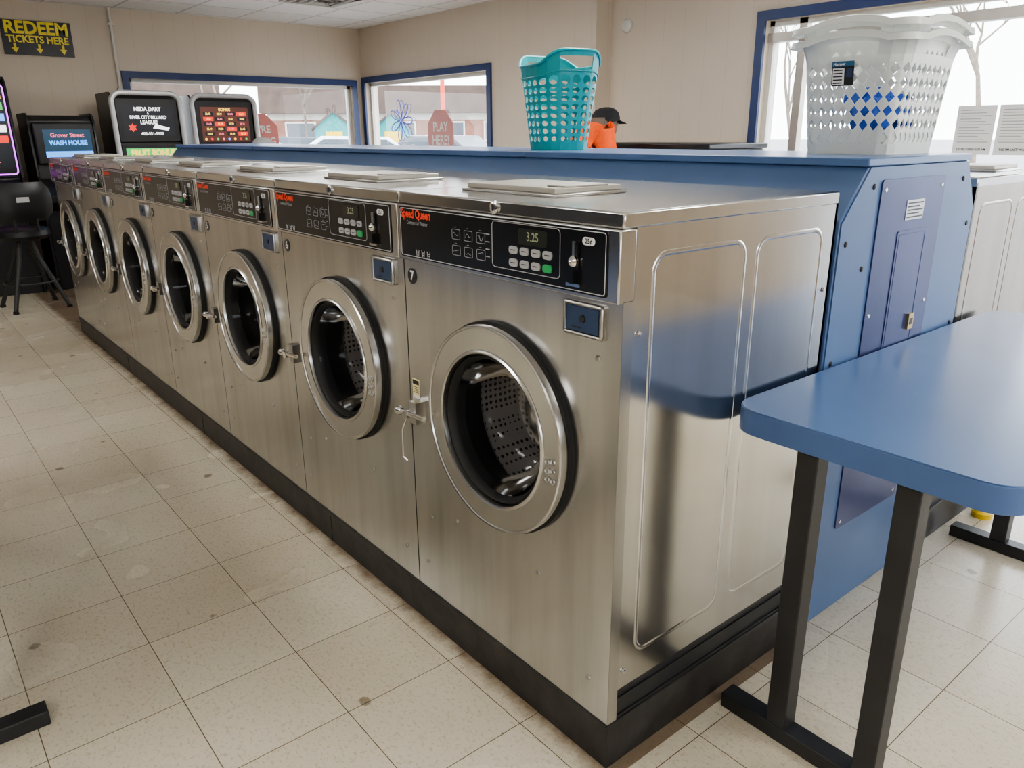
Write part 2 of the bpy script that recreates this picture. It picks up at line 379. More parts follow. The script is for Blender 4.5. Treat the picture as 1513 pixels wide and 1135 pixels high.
# ---------------------------------------------------------------- washers
W=.750; PIT=.754; D=.728; ZB=.116; HT=1.111
L=lambda z: z-ZB
def bead_loop(b,xc,pts,r,m):
    b.tube([(xc,y,z) for y,z in pts],r,m,16,True)
BR=.014; BX=W-.001-BR+.0012
def beads(b,xc):
    bead_loop(b,xc,rrect(.082,.37,L(.27),L(1.145),.035),BR,STEEL_S)
    bead_loop(b,xc,rrect(.415,.672,L(.27),L(1.145),.035),BR,STEEL_S)
def make_washer():
    e=empty("washing_machine",(-W-.002,0,ZB),"stainless steel front-load washer at the row end, dented side exposed","washing machine",group="front-load washers in a row")
    cx,cz,R=.382,L(.713),.207
    K=.955
    b=B()
    n=64; zt=L(1.066); vs=[];fs=[]
    circ=[(cx+R*math.cos(2*pi*i/n),cz+R*math.sin(2*pi*i/n)) for i in range(n)]
    def sq(i):
        t=2*pi*i/n; c,s_=math.cos(t),math.sin(t); m_=max(abs(c),abs(s_)); return (cx+.27*c/m_,cz+.27*s_/m_)
    vs=[(x,0,z) for x,z in circ]+[(x,0,z) for x,z in map(sq,range(n))]
    fs=[(i,(i+1)%n,n+(i+1)%n,n+i) for i in range(n)]
    b.add(vs,fs,STEEL_F)
    x0,x1,z0,z1=cx-.27,cx+.27,cz-.27,cz+.27
    def q(a,c,d_,e_): b.add([(a,0,d_),(c,0,d_),(c,0,e_),(a,0,e_)],[(0,1,2,3)],STEEL_F)
    q(0,x0,0,zt); q(x1,W,0,zt); q(x0,x1,0,z0); q(x0,x1,z1,zt)
    b.add([(x,0,z) for x,z in circ]+[(x,.03,z) for x,z in circ],[(i,(i+1)%n,n+(i+1)%n,n+i) for i in range(n)],BLACK)
    b.box(0,.004,.0005,.03,0,zt,STEEL_F); b.box(W-.004,W,.0005,.03,0,zt,STEEL_F)
    b.box(W-.012,W-.001,.03,D,.08,L(1.2),STEEL_S); b.box(.001,.012,.03,D,.08,L(1.2),STEEL_S)
    b.box(.001,W-.001,D-.01,D,.08,L(1.2),STEEL_S)
    beads(b,BX)
    for y,z in ((.045,L(.24)),(.045,L(1.0)),(.70,L(.24)),(.70,L(1.0))): b.lathe([(.006,0),(.005,.003),(0,.004)],(W,y,z),(1,0,0),CHROME,10)
    for x,z in ((W-.06,L(.948)),(W-.06,L(.21)),(.08,L(.36)),(W-.23,L(.395)),(.05,L(.21)),(.2,L(.395))): b.lathe([(.006,0),(.005,.002),(0,.003)],(x,0,z),(0,-1,0),FRAMEST,10)
    b.obj("body",e)
    b=B(); b.box(.006,W-.006,.012,D-.02,0,.08,DARKMET); b.box(W-.03,W-.002,.02,D-.03,.045,.055,DARKMET); b.box(W-.03,W-.002,.02,D-.03,.0,.008,DARKMET); b.obj("base_frame",e,label="black recessed base frame")
    b=B(); b.box(0,W,-.006,D,L(1.197),L(1.227),STEEL_T)
    b.obj("top_cover",e,bevel=.004,label="stainless steel top cover")
    b=B(); b.lathe([(.014,0),(.014,.004),(.011,.006),(0,.006)],(.383,-.006,L(1.212)),(0,-1,0),CHROME,20); b.box(.381,.385,-.0135,-.0115,L(1.205),L(1.219),BLACK)
    b.obj("lid_lock",e)
    b=B(); b.box(.09,.43,.12,.35,L(1.227),L(1.234),STEEL_T); b.box(.10,.42,.13,.34,L(1.234),L(1.246),BEIGEPL); b.box(.36,.42,.16,.30,L(1.246),L(1.250),BEIGEPL)
    b.obj("dispenser_lid",e,bevel=.003,label="beige soap dispenser lid on top")
    yf=-.016
    b=B(); b.box(0,W,yf+.002,.03,L(1.062),L(1.197),STEEL_T)
    cp=b.obj("control_panel",e,bevel=.003,label="black control panel in a steel surround")
    b=B()
    b.prism(rrect(.014,.722,L(1.071),L(1.193),.006,3),1,yf,yf+.004,PANELBLK)
    pr=yf-.0008
    def line(x0,x1,z0,z1,m=WHITEP,r=.006,t=.0007): b.tube([(x,pr+.0004,z) for x,z in rrect(x0,x1,z0,z1,r,4)],t,m,4,True)
    line(.018,.718,L(1.075),L(1.189),SILVERP,.006,.0009)
    line(.385,.597,L(1.090),L(1.186),GREYP,.010,.0009)
    T_=lambda s_,sz,x,z,m,bold=0,al="LEFT",sx=1: b.text(s_,sz,(x,pr,L(z)),FRONT,m,bold,al,sx)
    T_("Speed Queen",.0275,.022,1.1765,REDP,.0011,"LEFT",.86)
    T_("Commercial Washer",.0135,.047,1.156,GREYP,0,"LEFT",.8)
    for r_ in range(2):
        for c_ in range(3):
            x=.238+c_*.046; z=1.164-r_*.036-.03
            line(x,x+.030,L(z),L(z+.022),GREYP,.003,.0006)
            b.text("--",.012,(x+.014,pr,L(z+.028)),FRONT,GREYP,0,"CENTER")
            rr_=random.Random(r_*3+c_)
            pts=[(x+.005+.019*k/4,pr,L(z)+.005+.012*rr_.random()) for k in range(5)]
            b.tube(pts,.0006,GREYP,4)
    for c_ in range(3):
        x=.085+c_*.024
        b.tube([(x,pr,L(1.093)),(x+.002,pr,L(1.078)),(x+.010,pr,L(1.078)),(x+.012,pr,L(1.093))],.0010,GREYP,4)
        for q_ in range(2): b.box(x+.002,x+.010,pr-.0003,pr,L(1.081+.005*q_),L(1.0835+.005*q_),GREYP)
    for k_ in range(4): b.box(.385-.022,.385-.008,pr-.0003,pr,L(1.155-.016*k_),L(1.157-.016*k_),GREYP)
    b.obj("panel_face",cp)
    b=B(); b.prism(rrect(.473,.560,L(1.146),L(1.178),.004,3),1,yf-.002,yf,LED); b.text("3.25",.024,(.518,yf-.0026,L(1.1625)),FRONT,LEDT,.0004,"CENTER",.9)
    b.obj("display",cp,label="dark digital display showing 3.25")
    for r_ in range(2):
        for c_ in range(4):
            x=.444+c_*.035; z=L(1.132-.026*r_); last=(r_==1 and c_==3)
            b=B(); b.prism(rrect(x,x+.026,z-.008,z+.008,.006,4),1,yf-.003,yf,GREENB if last else BTN)
            if not last: b.box(x+.006,x+.020,yf-.0034,yf-.003,z-.001,z+.001,BLACK)
            b.obj("button",cp,label="green start button" if last else "grey oval selection button")
    b=B(); b.box(.630,.650,yf-.004,yf,L(1.085),L(1.165),PANELBLK); b.box(.637,.643,yf-.007,yf-.003,L(1.120),L(1.168),FRAMEST)
    b.lathe([(.011,0),(.011,.006),(.006,.012),(.0,.014)],(.640,yf-.003,L(1.13)),(0,-1,0),CHROME,16)
    b.box(.622,.660,yf-.008,yf,L(1.083),L(1.089),CHROME); b.box(.634,.646,yf-.012,yf,L(1.089),L(1.113),PANELBLK)
    b.obj("coin_slot",cp,label="chrome coin slot with return")
    b=B(); b.prism(rrect(.658,.690,L(1.163),L(1.178),.007,4),1,yf-.001,yf,WHITEP); b.text("25¢",.013,(.674,yf-.0015,L(1.1705)),FRONT,BLACK,.0003,"CENTER")
    b.obj("price_label",cp,label="white 25 cent label")
    b=B(); b.prism(rrect(.598,.709,L(.984),L(1.053),.006,3),1,-.006,0,FRAMEST); b.tube([(x,-.007,z) for x,z in rrect(.604,.703,L(.989),L(1.048),.004,3)],.004,FRAMEST,8,True); b.prism(rrect(.610,.697,L(.994),L(1.043),.003,3),1,-.009,-.006,BLUEPL)
    b.lathe([(.008,0),(.007,.003),(0,.003)],(.655,-.009,L(1.020)),(0,-1,0),BLACK,14); b.box(.625,.65,-.0095,-.009,L(1.000),L(1.003),BLACK)
    b.obj("coin_box",e,label="coin box door with dark blue plate and lock")
    # door
    S=lambda pr_: [(r_*K,h_) for r_,h_ in pr_]
    b=B()
    b.lathe(S([(.262,0),(.262,.012),(.250,.012)]),(cx,0,cz),(0,-1,0),RUBBER,96)
    b.lathe(S([(.250,.008),(.2560,.010),(.2572,.028),(.2560,.0330),(.2530,.0355),(.2500,.0345),(.2485,.0315),(.1985,.0315),(.1970,.0345),(.1930,.037),(.1890,.035),(.1870,.027),(.185,.012)]),(cx,0,cz),(0,-1,0),RING,96)
    b.lathe(S([(.185,.022),(.180,.027),(.174,.020),(.171,.006),(.169,-.02)]),(cx,0,cz),(0,-1,0),RUBBER,96)
    for dx,dz in ((.205,-.01),(.205,-.03),(.205,-.05),(.222,-.005),(.222,-.027),(.222,-.05)):
        b.lathe([(.0075,0),(.006,.003),(.0045,.0)],(cx+dx-.004,-.0315,cz+dz),(0,-1,0),FRAMEST,14)
    door=b.obj("door",e,smooth=28,label="round brushed steel door ring")
    b=B(); b.lathe(S([(.170,.008),(.167,-.002),(.160,-.035),(.149,-.070),(.129,-.098),(.095,-.114),(.05,-.120),(.0001,-.122)]),(cx,0,cz),(0,-1,0),DGLASS,64)
    b.obj("door_glass",door,label="dark bowl-shaped door glass")
    b=B()
    hx,hz=.052,L(.663)
    b.box(hx-.016,hx+.016,-.03,0,hz-.03,hz+.03,FRAMEST)
    b.cyl((hx-.035,-.045,hz),(hx+.085,-.050,hz+.012),.007,CHROME,14); b.lathe([(.001,-.001),(.011,0),(.012,.012),(.008,.02)],(hx-.05,-.044,hz-.001),(1,0,.1),CHROME,16)
    b.cyl((hx,-.02,hz),(hx,-.055,hz),.011,CHROME,14)
    b.obj("door_handle",door,label="chrome door latch handle")
    # drum
    b=B(); b.lathe([(.176,-.012),(.180,-.06),(.205,-.10)],(cx,0,cz),(0,-1,0),RUBBER,64)
    b.lathe([(.205,-.10),(.222,-.115),(.222,-.24),(.18,-.25),(.10,-.235),(.0001,-.225)],(cx,0,cz),(0,-1,0),DRUM,64)
    b.obj("drum",e,label="perforated dark steel drum")
    return e
BADGE=(.035,L(1.020))
def badge(e,num):
    b=B(); x,z=BADGE; b.lathe([(.020,0),(.020,.0012),(.0001,.0013)],(x,0,z),(0,-1,0),BLACK,24)
    b.text(num,.034,(x,-.0018,z),FRONT,WHITEP,.0008,"CENTER"); b.obj("number_badge",e,label="round black number badge reading "+num)
w0=make_washer()
labs={6:"stainless steel front-load washer with closed door beside the end machine",
 5:"stainless steel front-load washer with closed round door and blue coin plate"}
for k in range(1,7):
    c=copy_tree(w0); c.location=(-W-.002-PIT*k,0,ZB)
    c["label"]=labs.get(7-k,"stainless steel front-load washer with round door" if k<6 else "stainless steel front-load washer beside the gaming machines")
    badge(c,str(7-k))
badge(w0,"7")
b=B(); b.box(.012,.044,-.001,0,L(.70),L(.745),YEL); b.box(.012,.044,-.0012,0,L(.655),L(.70),WHITEP); b.box(.014,.042,-.0016,-.001,L(.73),L(.742),BLACK)
for k in range(4): b.box(.015,.041,-.0016,-.001,L(.722-.005*k),L(.7235-.005*k),BLACK)
for k in range(5): b.box(.015,.036,-.0016,-.001,L(.69-.006*k),L(.6915-.006*k),BLACK)
b.obj("warning_label",w0,label="small yellow and white warning label")
b=B(); b.tube([(.052,-.05,L(.655)),(.038,-.055,L(.62)),(.034,-.055,L(.54)),(.046,-.05,L(.53))],.003,CHROME,8); b.obj("latch_lever",w0,label="thin chrome wire lever hanging from the latch")
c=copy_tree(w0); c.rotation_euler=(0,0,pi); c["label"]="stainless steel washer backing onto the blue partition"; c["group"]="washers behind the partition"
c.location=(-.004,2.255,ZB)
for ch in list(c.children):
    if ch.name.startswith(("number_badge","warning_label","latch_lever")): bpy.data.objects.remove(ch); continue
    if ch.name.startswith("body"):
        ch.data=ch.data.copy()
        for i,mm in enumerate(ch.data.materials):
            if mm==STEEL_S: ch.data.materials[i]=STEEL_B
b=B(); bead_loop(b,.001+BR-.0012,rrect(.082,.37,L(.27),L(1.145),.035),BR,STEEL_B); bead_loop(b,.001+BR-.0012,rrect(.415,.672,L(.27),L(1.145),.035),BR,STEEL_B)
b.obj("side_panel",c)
b=B(); b.box(-5.30,0,0,.72,0,ZB,PLINTHM)
for k in range(1,4): b.box(-5.3/4*k-.002,-5.3/4*k+.002,-.002,0,0,ZB,BLACK)
b.box(-5.30,.0,-.004,.0,ZB-.012,ZB,PLINTHM)
b.obj("plinth",bevel=.003,label="low black plinth under the row of washers",category="plinth")
b=B(); b.box(-1.5,0,1.55,2.25,0,ZB,DARKMET); b.obj("plinth",bevel=.003,label="low black plinth behind the blue partition",category="plinth")

# unseen dark dryers across the aisle, added to darken the steel reflections
def make_added_dryer():
    e=empty("added_dryer",(0,0,0),"unseen dark dryer added to darken the washer reflections","added prop",group="unseen dryers added for reflections")
    b=B(); b.box(-.39,.39,-.30,.30,.10,2.0,DARKMET); b.box(-.37,.37,-.28,.26,0,.10,BLACK); b.box(-.38,.38,.30,.31,1.66,1.98,PANELBLK); b.obj("body",e,bevel=.006)
    b=B(); b.lathe([(.30,0),(.30,.03),(.27,.045),(.22,.045),(.21,.02)],(0,.30,1.05),(0,1,0),FRAMEST,48); d_=b.obj("door",e)
    b=B(); b.lathe([(.215,.02),(.18,.035),(.0001,.045)],(0,.30,1.05),(0,1,0),PANELBLK,40); b.obj("door_glass",d_)
    b=B(); b.tube([(.26,.345,.98),(.26,.375,1.0),(.26,.375,1.10),(.26,.345,1.12)],.008,CHROME,8); b.obj("handle",d_)
    return e
d0=make_added_dryer(); d0.location=(.6,-4.68,0)
for k in range(1,10):
    c=copy_tree(d0); c.location=(.6-.80*k,-4.68,0)

# ---------------------------------------------------------------- blue partition
e=empty("partition_counter",(0,0,0),"blue laminate partition counter with chamfered sides and access panel","counter")
PT_=1.298
prof=[(.742,0),(1.508,0),(1.508,1.155),(1.42,PT_-.02),(.85,PT_-.02),(.742,1.157)]
b=B(); b.prism(prof,0,-5.28,-.002,BLUE)
x=-.25
while x>-5.2:
    yy,zz=.796,1.217; nv=Vector((0,-.74,.67))
    b.lathe([(.008,0),(.006,.003),(0,.004)],(x,yy,zz),nv,BLACK,10); x-=.42
pb=b.obj("partition_body",e,bevel=.003)
for x0,x1 in ((-5.29,-3.80),(-3.797,-1.27),(-1.267,.003)):
    b=B(); b.box(x0,x1,.838,1.432,PT_-.02,PT_,BLUETOP); b.obj("counter_top",e,bevel=.003,label="blue laminate top board")
b=B(); b.box(-.002,.002,.746,1.504,.02,1.153,BLUE); b.prism([(.75,1.153),(1.5,1.153),(1.42,PT_-.022),(.855,PT_-.022)],0,-.002,.002,BLUE)
for y,z in ((.775,1.10),(.775,.8),(.775,.45),(.775,.12),(1.475,1.10),(1.475,.8),(1.475,.45),(.88,1.23),(1.40,1.23),(.87,1.03)):
    b.lathe([(.008,0),(.006,.003),(0,.004)],(.002,y,z),(1,0,0),BLACK,10)
b.obj("end_panel",e)
b=B(); b.prism(rrect(.915,1.275,.28,1.245,.01,3),0,.002,.006,BLUEDK)
b.prism(rrect(1.03,1.20,.50,1.11,.006,3),0,.006,.008,BLUEDK); b.tube([(.0075,y,z) for y,z in rrect(1.04,1.19,.51,1.10,.006,3)],.0016,BLUEDK,6,True)
for y in (.935,1.255):
    for z in (.30,.6,.9,1.22): b.lathe([(.006,0),(.005,.002),(0,.002)],(.006,y,z),(1,0,0),CHROME,10)
ap=b.obj("access_panel",e,label="dark blue metal access panel")
b=B(); b.box(.006,.0075,1.06,1.16,1.137,1.188,SILVERP)
for k in range(5): b.box(.0075,.008,1.066,1.154-.02*(k%2),1.142+.009*k,1.146+.009*k,BLACK)
b.obj("rating_plate",ap,label="small printed metal rating plate")
b=B(); b.box(.008,.016,1.155,1.185,.830,.874,BRASS); b.box(.016,.017,1.162,1.178,.843,.861,BLACK); b.obj("latch",ap,label="small brass latch")

# ---------------------------------------------------------------- tables
def table(loc,rot,label,lx=.575,ly=1.455):
    e=empty("folding_table",loc,label,"table",rot)
    zt=.796
    b=B(); b.prism(rrect(0,lx,0,ly,.07,10),2,zt-.055,zt-.002,BLUEEDGE); b.prism(rrect(.0015,lx-.0015,.0015,ly-.0015,.069,10),2,zt-.002,zt,BLUETOP)
    b.obj("table_top",e,bevel=.002,label="blue laminate top with rounded corners")
    for y in (.055,ly-.075):
        b=B(); b.box(.03,lx-.01,y-.025,y+.025,0,.04,DARKMET); b.obj("foot",e,bevel=.003,label="black steel foot bar")
        b=B(); b.box(.06,lx-.05,y-.02,y+.02,zt-.067,zt-.055,DARKMET); b.obj("top_rail",e,bevel=.003,label="black steel rail under the top")
        for x in (.178,.385):
            b=B(); b.box(x-.024,x+.024,y-.024,y+.024,.04,zt-.067,DARKMET); b.obj("leg",e,bevel=.003,label="black square steel leg")
    return e
table((.011,.335,0),(0,0,0),"blue laminate folding table with black steel legs beside end washer")
table((-.93,-1.50,0),(0,0,pi/2),"blue laminate folding table on black steel legs facing the washers")

# ---------------------------------------------------------------- baskets
def rr_point(s,a,bb,r):
    segs=[(2*(bb-r),"E"),(pi*r/2,"NE"),(2*(a-r),"N"),(pi*r/2,"NW"),(2*(bb-r),"W"),(pi*r/2,"SW"),(2*(a-r),"S"),(pi*r/2,"SE")]
    tot=sum(q[0] for q in segs); d=(s%1)*tot
    for Ls,k in segs:
        if d<=Ls+1e-9:
            t=d/Ls if Ls>1e-9 else 0; break
        d-=Ls
    if k=="E": return (a,-(bb-r)+t*2*(bb-r))
    if k=="N": return ((a-r)-t*2*(a-r),bb)
    if k=="W": return (-a,(bb-r)-t*2*(bb-r))
    if k=="S": return (-(a-r)+t*2*(a-r),-bb)
    cx_={"NE":a-r,"NW":-(a-r),"SW":-(a-r),"SE":a-r}[k]; cy_={"NE":bb-r,"NW":bb-r,"SW":-(bb-r),"SE":-(bb-r)}[k]
    a0={"NE":0,"NW":90,"SW":180,"SE":270}[k]; an=math.radians(a0+90*t)
    return (cx_+r*math.cos(an),cy_+r*math.sin(an))
def basket_wall(b,P,nc,rows,hole,mat,shape):
    for j,(z0,z1) in enumerate(rows):
        for i in range(nc):
            u0,u1=i/nc,(i+1)/nc; um=(u0+u1)/2; zm=(z0+z1)/2
            outer=[(u0,z0),(um,z0),(u1,z0),(u1,zm),(u1,z1),(um,z1),(u0,z1),(u0,zm)]
            hq=hole(i,j,um)
            if hq=="skip": continue
            if not hq: b.add([P(*q) for q in outer],[tuple(range(8))],mat); continue
            fu,fv=hq; hu=(u1-u0)/2*fu; hz=(z1-z0)/2*fv
            if shape=="oval": dirs=[(-.72,-.72),(0,-1),(.72,-.72),(1,0),(.72,.72),(0,1),(-.72,.72),(-1,0)]
            else: dirs=[(-.5,-.5),(0,-1),(.5,-.5),(1,0),(.5,.5),(0,1),(-.5,.5),(-1,0)]
            inner=[(um+dx*hu,zm+dz*hz) for dx,dz in dirs]
            vs=[P(*q) for q in outer]+[P(*q) for q in inner]
            b.add(vs,[(k_,(k_+1)%8,8+(k_+1)%8,8+k_) for k_ in range(8)],mat)
    n=64
    b.add([P(i/n,0.0) for i in range(n)],[tuple(range(n))],mat)
e=empty("laundry_basket",(-1.415,1.14,PT_),"tall teal plastic laundry basket with oval holes on the blue counter","basket",rot=(0,0,-.26))
b=B(); H=.305
def PT(u,z,off=0):
    t=z/H; a_=.113+.038*t+off; b_=.100+.033*t+off; x,y=rr_point(u,a_,b_,.085+.02*t)
    k=abs(x)/a_; bmp_=max(0,(k-.50)/.50); bmp_=bmp_*bmp_*(3-2*bmp_)
    lift=.046*bmp_*max(0,(z/H-.76)/.24)
    return (x*(1+.05*bmp_*(z/H)**8),y,z+lift)
rows=[(0,.026)]+[(.026+k*.029,.026+(k+1)*.029) for k in range(8)]+[(.258,.267),(.267,.293),(.293,.305)]
nc=20
def hT(i,j,u):
    if 1<=j<=8 and i%10!=3: return (.78,.74)
    if j==10 and (u<.10 or u>.95 or .445<u<.605): return "skip"
    return None
basket_wall(b,PT,nc,rows,hT,TEAL,"oval")
b.tube([PT(i/96,H,.001) for i in range(96)],.0055,TEAL,8,True)
b.tube([PT(i/96,.262,.001) for i in range(96)],.003,TEAL,6,True)
ob=b.obj("basket_body",e,recalc=False,smooth=60,label="teal perforated basket with raised hand grips"); ob.modifiers.new("s","SOLIDIFY").thickness=.003
def white_basket(loc,label,rz):
    e=empty("laundry_basket",loc,label,"basket",rot=(0,0,rz),group="stacked white laundry baskets")
    b=B(); H=.292
    def PW(u,z,off=0):
        t=z/H; fl=max(0,(t-.84)/.16); o_=off+.010*fl**1.5
        a_=.124+.026*t+o_; b_=.146+.032*t+o_; x,y=rr_point(u,a_,b_,.035+.015*t)
        kx=max(0,1-(y/(b_*.62))**2) if abs(x)>a_*.93 else 0
        ky=max(0,1-(x/(a_*.62))**2) if abs(y)>b_*.93 else 0
        lift=.018*max(kx,ky)**.8*max(0,(t-.80)/.20)
        return (x,y,z+lift)
    rows=[(0,.026)]+[(.026+k*.0345,.026+(k+1)*.0345) for k in range(6)]+[(.233,.250),(.250,.276),(.276,.292)]
    def hole(i,j,u):
        x,y,_=PW(u,.1)
        t=(abs(y)/.158) if abs(x)>.128 else (abs(x)/.131 if abs(y)>.150 else 2)
        if 1<=j<=6: return (.90,.92) if t<.84 else None
        if j==8 and t<.45: return "skip"
        return None
    basket_wall(b,PW,36,rows,hole,WPL,"diamond")
    n=120; vs=[];fs=[]
    for k_,(off,dz) in enumerate(((0,0),(.008,.005),(.015,.003),(.018,-.012))):
        for i in range(n):
            x,y,z=PW(i/n,H,off); vs.append((x,y,z+dz))
    for k_ in range(3):
        for i in range(n): fs.append((k_*n+i,k_*n+(i+1)%n,(k_+1)*n+(i+1)%n,(k_+1)*n+i))
    b.add(vs,fs,WPL)
    ob=b.obj("basket_body",e,recalc=False,smooth=60); ob.modifiers.new("s","SOLIDIFY").thickness=.0025
    return e
WBX,WBY=-.218,1.262
wb=white_basket((WBX,WBY,PT_),"white translucent plastic laundry basket with diamond holes and paper label",.03)
white_basket((WBX,WBY,PT_+.0345),"white plastic laundry basket nested inside another basket",.03)
b=B(); b.prism(rrect(-.038,.023,-.036,.026,.004,2),1,-.0015,0,BLACK)
b.box(-.038,.023,-.0022,-.0015,.013,.026,E_TEALD); b.box(-.035,-.003,-.0022,-.0015,-.033,.009,WHITEP)
b.text("Hamper",.010,(-.034,-.0026,.019),FRONT,WHITEP,.0003); b.box(.003,.018,-.0022,-.0015,-.015,.007,BLUEPL)
for k in range(5): b.box(-.033,-.008,-.0027,-.0022,-.030+.008*k,-.027+.008*k,BLACK)
lb=b.obj("paper_label",wb,label="black and teal paper product label",loc=(-.005,-.179,.215),rot=(.12,0,0))
b=B(); n=24
for k in range(3):
    c_=((.02,-.04,.06),(-.03,.03,.09),(.03,.05,.07))[k]; vs=[];fs=[]
    for i in range(13):
        th=pi*i/12
        for j in range(n):
            ph=2*pi*j/n; r_=.058*(1+.25*math.sin(3*ph+k*2)*math.sin(th)+.18*math.sin(5*th+ph*2+k))
            vs.append((c_[0]+r_*math.sin(th)*math.cos(ph),c_[1]+r_*math.sin(th)*math.sin(ph),c_[2]+.05*math.cos(th)+.02*math.sin(4*ph)*math.sin(th)))
    for i in range(12):
        for j in range(n): fs.append((i*n+j,i*n+(j+1)%n,(i+1)*n+(j+1)%n,(i+1)*n+j))
    b.add(vs,fs,BLUECLOTH)
b.obj("crumpled_cloth",loc=(WBX,WBY,PT_+.040),label="crumpled blue cloth lying inside the white baskets",category="cloth")

# ---------------------------------------------------------------- gaming machines (front faces +X)
def machine(loc,label,width,height,depth,side_mat,screen_fn,name="gaming_machine"):
    e=empty(name,loc,label,"gaming machine"); h=width/2
    b=B()
    prof=[(-depth,0),(0,0),(0,.72),(.16,.80),(.16,.86),(-.02,1.0),(-.05,height-.04),(-.10,height),(-depth,height)]
    b.prism([(x,z) for x,z in prof],1,-h+.02,h-.02,BLACK)
    b.obj("cabinet",e,bevel=.008)
    for s_ in (-1,1):
        b=B(); y0=s_*(h-.02); y1=s_*h
        pr=[(-depth,0),(.02,0),(.02,.72),(.18,.80),(.18,.87),(.01,1.02),(-.01,height-.05),(-.04,height-.005),(-.09,height+.02),(-depth,height+.02)]
        b.prism(pr,1,min(y0,y1),max(y0,y1),BLACK)
        b.obj("side_panel",e,bevel=.003)
    if side_mat is not BLACK:
        b=B(); pts=[(.014,-(h-.005),1.03),(-.004,-(h-.005),height-.12)]
        for k in range(9):
            t=pi-pi/2*k/8; pts.append((-.006-.01*k/8,-(h-.10)+.095*math.cos(t),height-.075+.09*math.sin(t)))
        for k in range(9):
            t=pi/2-pi/2*k/8; pts.append((-.016+.01*k/8,(h-.10)+.095*math.cos(t),height-.075+.09*math.sin(t)))
        pts+=[(-.004,(h-.005),height-.12),(.014,(h-.005),1.03)]
        b.tube(pts,.024,side_mat,10); b.obj("silver_trim",e,label="silver rounded trim around the screen")
    screen_fn(e,h,height)
    b=B()
    for k in range(5): b.lathe([(.02,0),(.02,.01),(.0001,.014)],(.07,-h*.6+k*h*.3,.835),(-.6,0,.8),E_WHITE if k%2 else E_RED,14)
    b.obj("button_row",e,label="row of lit play buttons")
    return e
def scrA(e,h,H):
    b=B(); b.box(-.045,-.012,-h+.03,h-.03,1.30,H-.03,BLACK); fr=b.obj("screen_bezel",e,bevel=.01)
    b=B(); x=-.010; b.box(-.012,x,-h+.08,h-.08,1.36,H-.09,E_DARK)
    b.text("NEDA DART",.048,(x+.001,0,1.60),EAST,E_WHITE,.001,"CENTER",.9); b.text("&",.028,(x+.001,0,1.563),EAST,E_WHITE,0,"CENTER")
    b.text("RIVER CITY BILLIARD",.041,(x+.001,0,1.527),EAST,E_WHITE,.001,"CENTER",.86); b.text("LEAGUE!",.044,(x+.001,0,1.482),EAST,E_WHITE,.001,"CENTER",.9)
    b.text("402-551-9933",.036,(x+.001,.02,1.38),EAST,E_WHITE,.0005,"CENTER")
    st=[(-.15+(.040 if k%2 else .022)*math.cos(pi*k/6),1.435+(.040 if k%2 else .022)*math.sin(pi*k/6)) for k in range(12)]
    b.prism(st,0,x,x+.001,E_RED)
    b.prism([(.03,1.43),(.17,1.41),(.18,1.435),(.10,1.455),(.06,1.47)],0,x,x+.001,E_WHITE)
    b.obj("screen",fr,label="dark screen with white league lettering")
    b=B(); b.box(-.03,.0,-h+.04,h-.04,1.06,1.28,BLACK); b.box(0,.003,-h+.07,h-.07,1.12,1.25,E_GREEN)
    b.box(.003,.0035,-h+.08,h-.08,1.125,1.165,E_RED)
    b.text("FRUIT BONUS",.080,(.0045,0,1.205),EAST,E_YEL,.003,"CENTER",.8)
    for k in range(5): b.lathe([(.022,0),(.0001,.004)],(.0035,-h+.12+k*.095,1.145),(1,0,0),(E_YEL,E_GREEN)[k%2],12)
    b.obj("lower_screen",e,label="green red and yellow slot title screen")
def scrB(e,h,H):
    b=B(); b.box(-.045,-.012,-h+.03,h-.03,1.22,H-.03,BLACK); fr=b.obj("screen_bezel",e,bevel=.01)
    b=B(); x=-.010; b.box(-.012,x,-h+.08,h-.08,1.30,H-.09,E_BROWN)
    cols=[E_YEL,E_RED,E_GREEN,E_PINK,E_BLUE]
    b.text("BONUS",.04,(x+.002,.0,1.605),EAST,E_YEL,.001,"CENTER",.9)
    vals=["30.78","35.19","39.00","11.21","26.65","25.62","18.40","12.75"]
    for r_ in range(5):
        for c_ in range(4):
            y=-.168+c_*.112; z=1.563-r_*.047
            b.box(x,x+.001,y-.048,y+.048,z-.018,z+.018,(E_DARK,E_BROWN,E_DARK,E_RED)[(r_*3+c_)%4]); b.text(vals[(r_*3+c_)%8],.027,(x+.002,y,z),EAST,(E_YEL,E_YEL,E_PINK)[(r_+c_)%3],.0008,"CENTER",.85)
    for k in range(8): b.lathe([(.012,0),(.0001,.003)],(x,-h+.11+k*.058,1.325),(1,0,0),cols[k%5],10)
    b.obj("screen",fr,label="dark slot game screen with yellow prize amounts")
    b=B(); b.box(-.03,.0,-h+.04,h-.04,1.04,1.20,BLACK); b.obj("lower_screen",e)
def scrC(e,h,H):
    b=B(); b.box(-.045,.03,-h+.03,h-.03,1.12,H-.06,BLACK); fr=b.obj("screen_bezel",e,bevel=.015)
    b=B(); x=.032; b.box(.03,x,-h+.10,h-.06,1.18,1.42,E_TEALD); b.box(x,x+.001,-h+.10,h-.06,1.18,1.235,E_BLUE)
    b.text("Grover Street",.052,(x+.002,.02,1.37),EAST,E_PINK,.001,"CENTER",.9); b.text("WASH HOUSE",.054,(x+.002,.02,1.305),EAST,E_BLUE,.0025,"CENTER",.88)
    b.obj("screen",fr,label="blue screen with laundromat name lettering")
